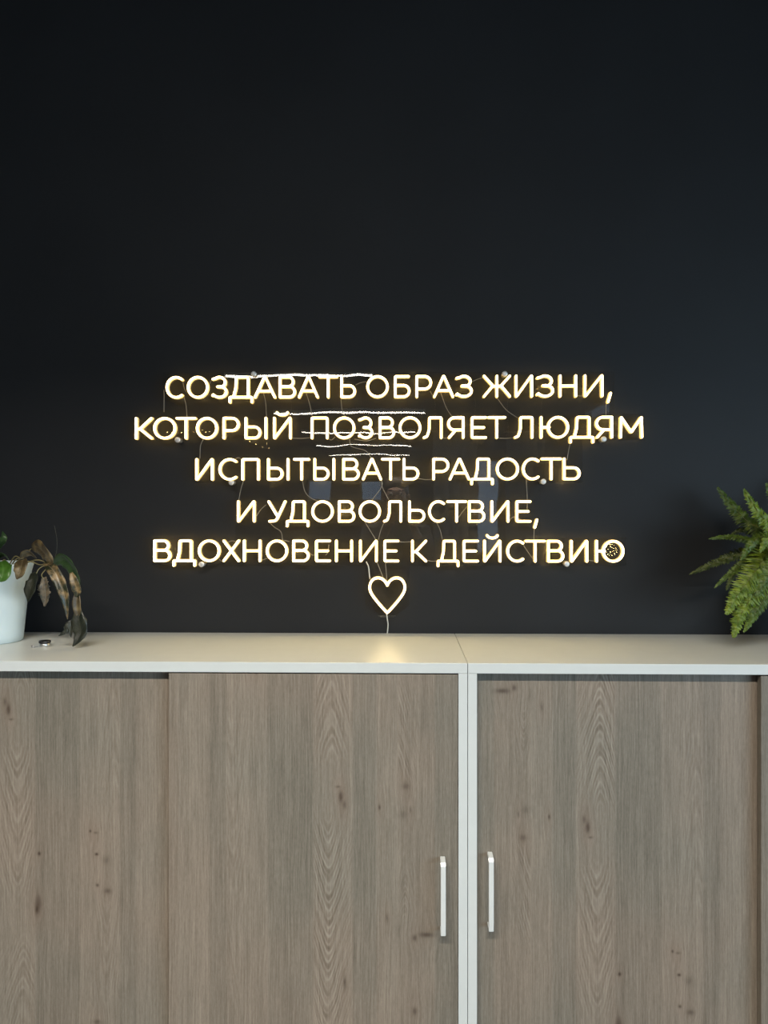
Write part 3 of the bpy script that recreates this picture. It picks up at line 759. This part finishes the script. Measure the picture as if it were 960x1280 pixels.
# ------------------------------------------------------------------ fern at the right end
FX, FY = 1.075, -.20
fern = tag(empty('potted_fern', (FX, FY, ZT)), 'bushy green fern spilling over the right end of the cabinets', 'potted plant')
prof = [(.001, 0), (.060, 0), (.063, .003), (.078, .115), (.082, .12), (.082, .135), (.078, .135), (.074, .118), (.001, .118)]
vs, fs = lathe(prof, 48); pydata('pot', vs, fs, M['pot'], fern)
vs, fs = lathe([(.001, .126), (.05, .126), (.0742, .122), (.0742, .119), (.001, .119)], 32); pydata('soil', vs, fs, M['soil'], fern)
FC = Vector((FX, FY, ZT + .125))
def frond(pts, wid, mat, seed, pos=None, lo=.12, dens=.0042, facing=(0, -1, .25)):
    """arching frond: rachis with two ranks of toothed leaflets"""
    rs = random.Random(seed)
    P = smooth_path(pts, 14)
    cum = [0]
    for i in range(1, len(P)): cum.append(cum[-1] + (P[i] - P[i - 1]).length)
    Ltot = cum[-1]; n = max(12, int(Ltot / dens))
    vs, fs = [], []
    for k in range(n):
        u = (k + .5) / n
        if u < lo: continue
        s = u * Ltot; i = 1
        while cum[i] < s: i += 1
        f = (s - cum[i - 1]) / (cum[i] - cum[i - 1] + 1e-9); p = P[i - 1].lerp(P[i], f); t = (P[i] - P[i - 1]).normalized()
        fc = Vector(facing); fc = (fc - t * fc.dot(t)).normalized(); sd = t.cross(fc).normalized()
        g = (u - lo) / (1 - lo)
        w = wid * min(1, (g * 5 + .45)) * min(1, (1 - g) ** .62 * 1.35 + .05)
        for sg in (-1, 1):
            ln = w * (.82 + .36 * rs.random()); lean = .28 + .25 * rs.random()
            dr = (sd * sg + t * lean + fc * (.25 * rs.random() - .22)).normalized()
            wt = min(.0030, dens * .62) * (.8 + .5 * rs.random())
            a = (t + fc * .9 * (rs.random() - .5)).normalized(); nb = dr.cross(a).normalized()
            b0 = len(vs); m = 5
            for q in range(m + 1):
                v = q / m; hw = wt * (1 - v ** 2) ** .5 * (1.15 if q % 2 else .75) if q < m else 0
                c = p + dr * ln * v - fc * ln * .28 * v * v + nb * ln * .08 * math.sin(v * 6 + k)
                vs += [c - a * hw, c + nb * hw * .25, c + a * hw]
            for q in range(m):
                o = b0 + q * 3; fs += [(o, o + 1, o + 4, o + 3), (o + 1, o + 2, o + 5, o + 4)]
    o = pydata('frond', vs, fs, mat, fern, org=fern.location)
    rv, rf = tube(P, [.0014 * (1 - .7 * i / len(P)) for i in range(len(P))], 5)
    pydata('rachis', rv, rf, M['rachis'], o, org=fern.location)
    return o
def fr(px, wid, mat, seed, **k):
    pts = L(px); s = FC + Vector((random.uniform(-.03, .02), random.uniform(-.02, .02), -.004))
    frond([s] + pts, wid, M[mat], seed, **k)
fr([(965, 672, -.17), (935, 652, -.13), (914, 630, -.11), (897, 609, -.10)], .030, 'fern', 1, lo=.25)
fr([(975, 668, -.21), (952, 645, -.22), (940, 628, -.22), (930, 611, -.215)], .028, 'fern_light', 2, lo=.25)
fr([(962, 684, -.19), (938, 676, -.20), (912, 671, -.21), (886, 673.5, -.215)], .016, 'fern', 3, lo=.25)
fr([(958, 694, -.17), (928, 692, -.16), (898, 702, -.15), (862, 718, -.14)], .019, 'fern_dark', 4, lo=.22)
fr([(960, 698, -.20), (936, 702, -.22), (914, 716, -.235), (893, 735, -.24)], .017, 'fern', 5, lo=.22)
fr([(968, 692, -.24), (946, 712, -.27), (922, 744, -.28), (908, 768, -.285)], .044, 'fern_light', 6, lo=.15)
fr([(972, 700, -.23), (952, 730, -.25), (928, 765, -.25), (917, 797, -.25)], .042, 'fern_light', 7, lo=.15)
fr([(978, 705, -.22), (965, 735, -.24), (945, 765, -.25), (930, 790, -.245)], .030, 'fern', 8, lo=.15)
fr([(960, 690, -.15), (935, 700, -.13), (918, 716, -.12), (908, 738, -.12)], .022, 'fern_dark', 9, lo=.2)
fr([(970, 680, -.22), (950, 672, -.25), (938, 682, -.27), (926, 700, -.28)], .024, 'fern', 10, lo=.2)
fr([(985, 690, -.25), (972, 700, -.30), (958, 722, -.31), (946, 748, -.31)], .030, 'fern', 11, lo=.15)
fr([(985, 660, -.2), (975, 640, -.2), (966, 620, -.2), (958, 604, -.2)], .030, 'fern', 12, lo=.3)
fr([(960, 678, -.14), (945, 668, -.11), (928, 662, -.10), (914, 668, -.10)], .020, 'fern_dark', 13, lo=.2)
fr([(985, 680, -.26), (975, 670, -.30), (962, 672, -.32), (950, 690, -.33)], .028, 'fern_light', 14, lo=.2)
fr([(1010, 660, -.2), (1030, 640, -.2), (1055, 640, -.2), (1080, 665, -.2)], .030, 'fern', 15, lo=.2)
fr([(1010, 680, -.25), (1035, 680, -.28), (1060, 710, -.29), (1070, 760, -.29)], .030, 'fern_light', 16, lo=.2)
fr([(1000, 660, -.15), (1005, 630, -.12), (1015, 605, -.1), (1030, 590, -.09)], .030, 'fern', 17, lo=.2)
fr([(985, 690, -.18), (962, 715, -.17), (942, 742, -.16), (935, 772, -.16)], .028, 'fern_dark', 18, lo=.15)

# ------------------------------------------------------------------ things behind the camera, mirrored in the acrylic
def mirrored(px, py, D):
    """real place of what the sign mirrors at pixel (px,py), D metres along the folded sight line"""
    v = at(px, py, D - DIST); return Vector((v.x, -.05 - v.y, v.z))
def bulbs(parent, pts, r):
    for p in pts:
        bm = bmesh.new(); bmesh.ops.create_icosphere(bm, subdivisions=1, radius=r)
        bmesh.ops.translate(bm, vec=p - parent.location, verts=bm.verts)
        me = bpy.data.meshes.new('bulb'); bm.to_mesh(me); bm.free(); link('bulb', me, M['bulb'], parent, smooth=False)
def string(dots, D, label):
    pts = [mirrored(x, y, D) for x, y in dots]
    t = tag(empty('fairy_light_string', pts[0]), label, 'fairy lights', 'fairy light strings')
    a, b = pts[0], pts[-1]
    vs, fs = tube([(a.x, a.y, CZ)] + [p + Vector((0, 0, .006)) for p in pts] + [(b.x, b.y, CZ)], .0015, 5)
    pydata('wire', vs, fs, M['wire'], t, org=t.location); bulbs(t, pts, .0055)
string([(209, 539), (215, 539.6), (221, 539), (228, 540), (233, 541.5), (237, 540.4), (243, 539), (247.5, 541.5), (252, 538), (257, 540.5), (262, 540)], 8.0,
       'string of tiny golden lights mirrored in the left of the second text line')
string([(313, 552.5), (319.5, 556), (327, 559), (332.5, 554), (334.5, 559.5)], 8.4, 'short string of tiny lights mirrored below the second text line')
c = mirrored(763.7, 688.5, 7.0)
ball = tag(empty('fairy_light_ball', c), 'hanging ball of golden fairy lights mirrored in the last letter of the sign', 'fairy lights')
vs, fs = tube([(c.x, c.y, c.z), (c.x, c.y, CZ)], .0015, 5); pydata('wire', vs, fs, M['wire'], ball, org=c)
pp = []
for k in range(34):
    z = 1 - 2 * (k + .5) / 34; a = k * 2.39996; q = math.sqrt(1 - z * z)
    pp.append(c + Vector((q * math.cos(a), q * math.sin(a), z)) * .056)
bulbs(ball, pp, .0042)

# the photographer
M['skin'] = simple('skin', (.42, .25, .17), .5, var=.05, scale=14)
M['hair'] = simple('dark_brown_hair', (.035, .022, .015), .55, var=.3, scale=60, bmp=.5)
M['jersey'] = simple('dark_jersey', (.035, .034, .038), .85, var=.15, scale=80, bmp=.3)
M['trousers'] = simple('black_trousers', (.018, .018, .022), .85, var=.15, scale=80, bmp=.3)
M['shoe'] = simple('white_shoe', (.45, .45, .45), .5)
M['eye'] = simple('eye_white', (.7, .7, .68), .2)
PB = Vector((-.03, -2.553, 0))
person = tag(empty('person', PB), 'person in dark jersey holding up a phone, mirrored faintly in the sign', 'person')
def skinned(name, verts, edges, mat, parent, sub=2, root=0):
    me = bpy.data.meshes.new(name); me.from_pydata([v[:3] for v in verts], edges, []); me.update()
    o = link(name, me, None, parent, smooth=False)
    md = o.modifiers.new('skin', 'SKIN'); md.use_smooth_shade = True
    for i, v in enumerate(verts):
        sv = me.skin_vertices[0].data[i]; r = v[3]; sv.radius = r if isinstance(r, tuple) else (r, r); sv.use_root = (i == root)
    sb = o.modifiers.new('sub', 'SUBSURF'); sb.levels = sub; sb.render_levels = sub
    dg = bpy.context.evaluated_depsgraph_get(); dg.update()
    nm = bpy.data.meshes.new_from_object(o.evaluated_get(dg)); o.modifiers.clear(); o.data = nm
    nm.materials.clear(); nm.materials.append(mat)
    nm.polygons.foreach_set('use_smooth', [True] * len(nm.polygons)); nm.name = name
    return o
V_ = [(0, 0, .93, (.125, .10)), (0, 0, 1.10, (.11, .085)), (0, -.01, 1.28, (.135, .095)), (0, -.01, 1.40, (.09, .065)), (0, .0, 1.455, .052),
      (0, .012, 1.53, .062), (0, .018, 1.60, (.074, .088)), (0, .01, 1.655, (.064, .078))]
E_ = [(i, i + 1) for i in range(7)]
def add(v, p): V_.append(v); E_.append((p, len(V_) - 1)); return len(V_) - 1
for sg in (-1, 1):
    h = add((.09 * sg, 0, .86, .085), 0); k = add((.10 * sg, .015, .48, .052), h); k = add((.105 * sg, -.02, .30, .052), k)
    k = add((.105 * sg, -.02, .085, .036), k); add((.115 * sg, .12, .03, (.038, .022)), k)
    sh = add((.165 * sg, -.01, 1.385, .052), 3); el = add((.205 * sg, .10, 1.17, .040), sh)
    wr = add((.078 * sg + .03, .345, 1.405, .024), el); pm = add((.054 * sg + .03, .372, 1.455, (.024, .014)), wr)
    for j in range(4):                                # fingers wrap the edge of the phone
        z = 1.430 + j * .0185; ln = (.88, 1, .96, .8)[j]
        f = add((.053 * sg + .03, .392, z + .004, .0080), pm); f = add((.047 * sg + .03, .405, z + .004, .0072), f)
        add(((.044 - .014 * ln) * sg + .03, .416, z + .004, .0062), f)
    f = add((.046 * sg + .03, .366, 1.474, .010), pm); f = add((.036 * sg + .03, .372, 1.490, .009), f); add((.026 * sg + .03, .378, 1.505, .0075), f)
skinned('body', V_, E_, M['skin'], person)
JV = [(0, 0, .80, (.165, .125)), (0, 0, .95, (.16, .125)), (0, 0, 1.10, (.145, .11)), (0, -.01, 1.28, (.155, .112)), (0, -.01, 1.395, (.115, .082)), (0, -.005, 1.435, .065)]
JE = [(0, 1), (1, 2), (2, 3), (3, 4), (4, 5)]
for sg in (-1, 1):
    b_ = len(JV); JV += [(.165 * sg, -.01, 1.375, .070), (.205 * sg, .10, 1.17, .055), (.098 * sg + .02, .31, 1.37, .036)]
    JE += [(4, b_), (b_, b_ + 1), (b_ + 1, b_ + 2)]
skinned('jersey', JV, JE, M['jersey'], person)
TV = [(0, 0, .95, (.145, .115))]; TE = []
for sg in (-1, 1):
    b_ = len(TV); TV += [(.092 * sg, 0, .85, .100), (.10 * sg, .012, .48, .070), (.105 * sg, -.018, .12, .058)]
    TE += [(0, b_), (b_, b_ + 1), (b_ + 1, b_ + 2)]
skinned('trousers', TV, TE, M['trousers'], person)
for sg in (-1, 1):
    skinned('shoe', [(.105 * sg, -.05, .052, (.042, .048)), (.11 * sg, .05, .045, (.046, .042)), (.117 * sg, .14, .036, (.046, .034))], [(0, 1), (1, 2)], M['shoe'], person)
hv = [(0, -.05, 1.47, (.075, .035)), (0, -.045, 1.60, (.094, .062)), (0, -.012, 1.668, (.086, .092)), (0, .052, 1.680, (.064, .038))]
skinned('hair', hv, [(0, 1), (1, 2), (2, 3)], M['hair'], person)
skinned('nose', [(0, .100, 1.600, .007), (0, .112, 1.578, .010), (0, .112, 1.568, .011)], [(0, 1), (1, 2)], M['skin'], person)
M['lip'] = simple('lip', (.36, .13, .11), .4)
skinned('mouth', [(-.022, .088, 1.538, .004), (0, .094, 1.538, .006), (.022, .088, 1.538, .004)], [(0, 1), (1, 2)], M['lip'], person)
for sg in (-1, 1):
    skinned('ear', [(.074 * sg, .005, 1.575, .010), (.080 * sg, .000, 1.600, .013), (.078 * sg, .0, 1.618, .010)], [(0, 1), (1, 2)], M['skin'], person)
    skinned('eyebrow', [(.014 * sg, .098, 1.628, .0035), (.030 * sg, .098, 1.632, .0042), (.046 * sg, .086, 1.627, .003)], [(0, 1), (1, 2)], M['hair'], person)
    bm = bmesh.new(); bmesh.ops.create_uvsphere(bm, u_segments=16, v_segments=10, radius=.0115)
    bmesh.ops.translate(bm, vec=(.031 * sg, .088, 1.608), verts=bm.verts)
    me = bpy.data.meshes.new('eye'); bm.to_mesh(me); bm.free(); e = link('eye', me, M['eye'], person)
    bm = bmesh.new(); bmesh.ops.create_uvsphere(bm, u_segments=12, v_segments=8, radius=.0062)
    bmesh.ops.translate(bm, vec=(.031 * sg, .0945, 1.608), verts=bm.verts)
    me = bpy.data.meshes.new('iris'); bm.to_mesh(me); bm.free(); link('iris', me, M['black'], e)
# phone: its lens is where the picture is taken from (the body stays just behind that point)
ph = tag(empty('phone', (0, -2.150, 1.485)), 'black phone held up in both hands, mirrored in the sign', 'phone')
bm = bmesh.new(); box_bm(bm, -.039, .039, -.0085, -.0005, -.085, .075, .003); me = bpy.data.meshes.new('body'); bm.to_mesh(me); bm.free()
link('body', me, M['black'], ph, smooth=False)
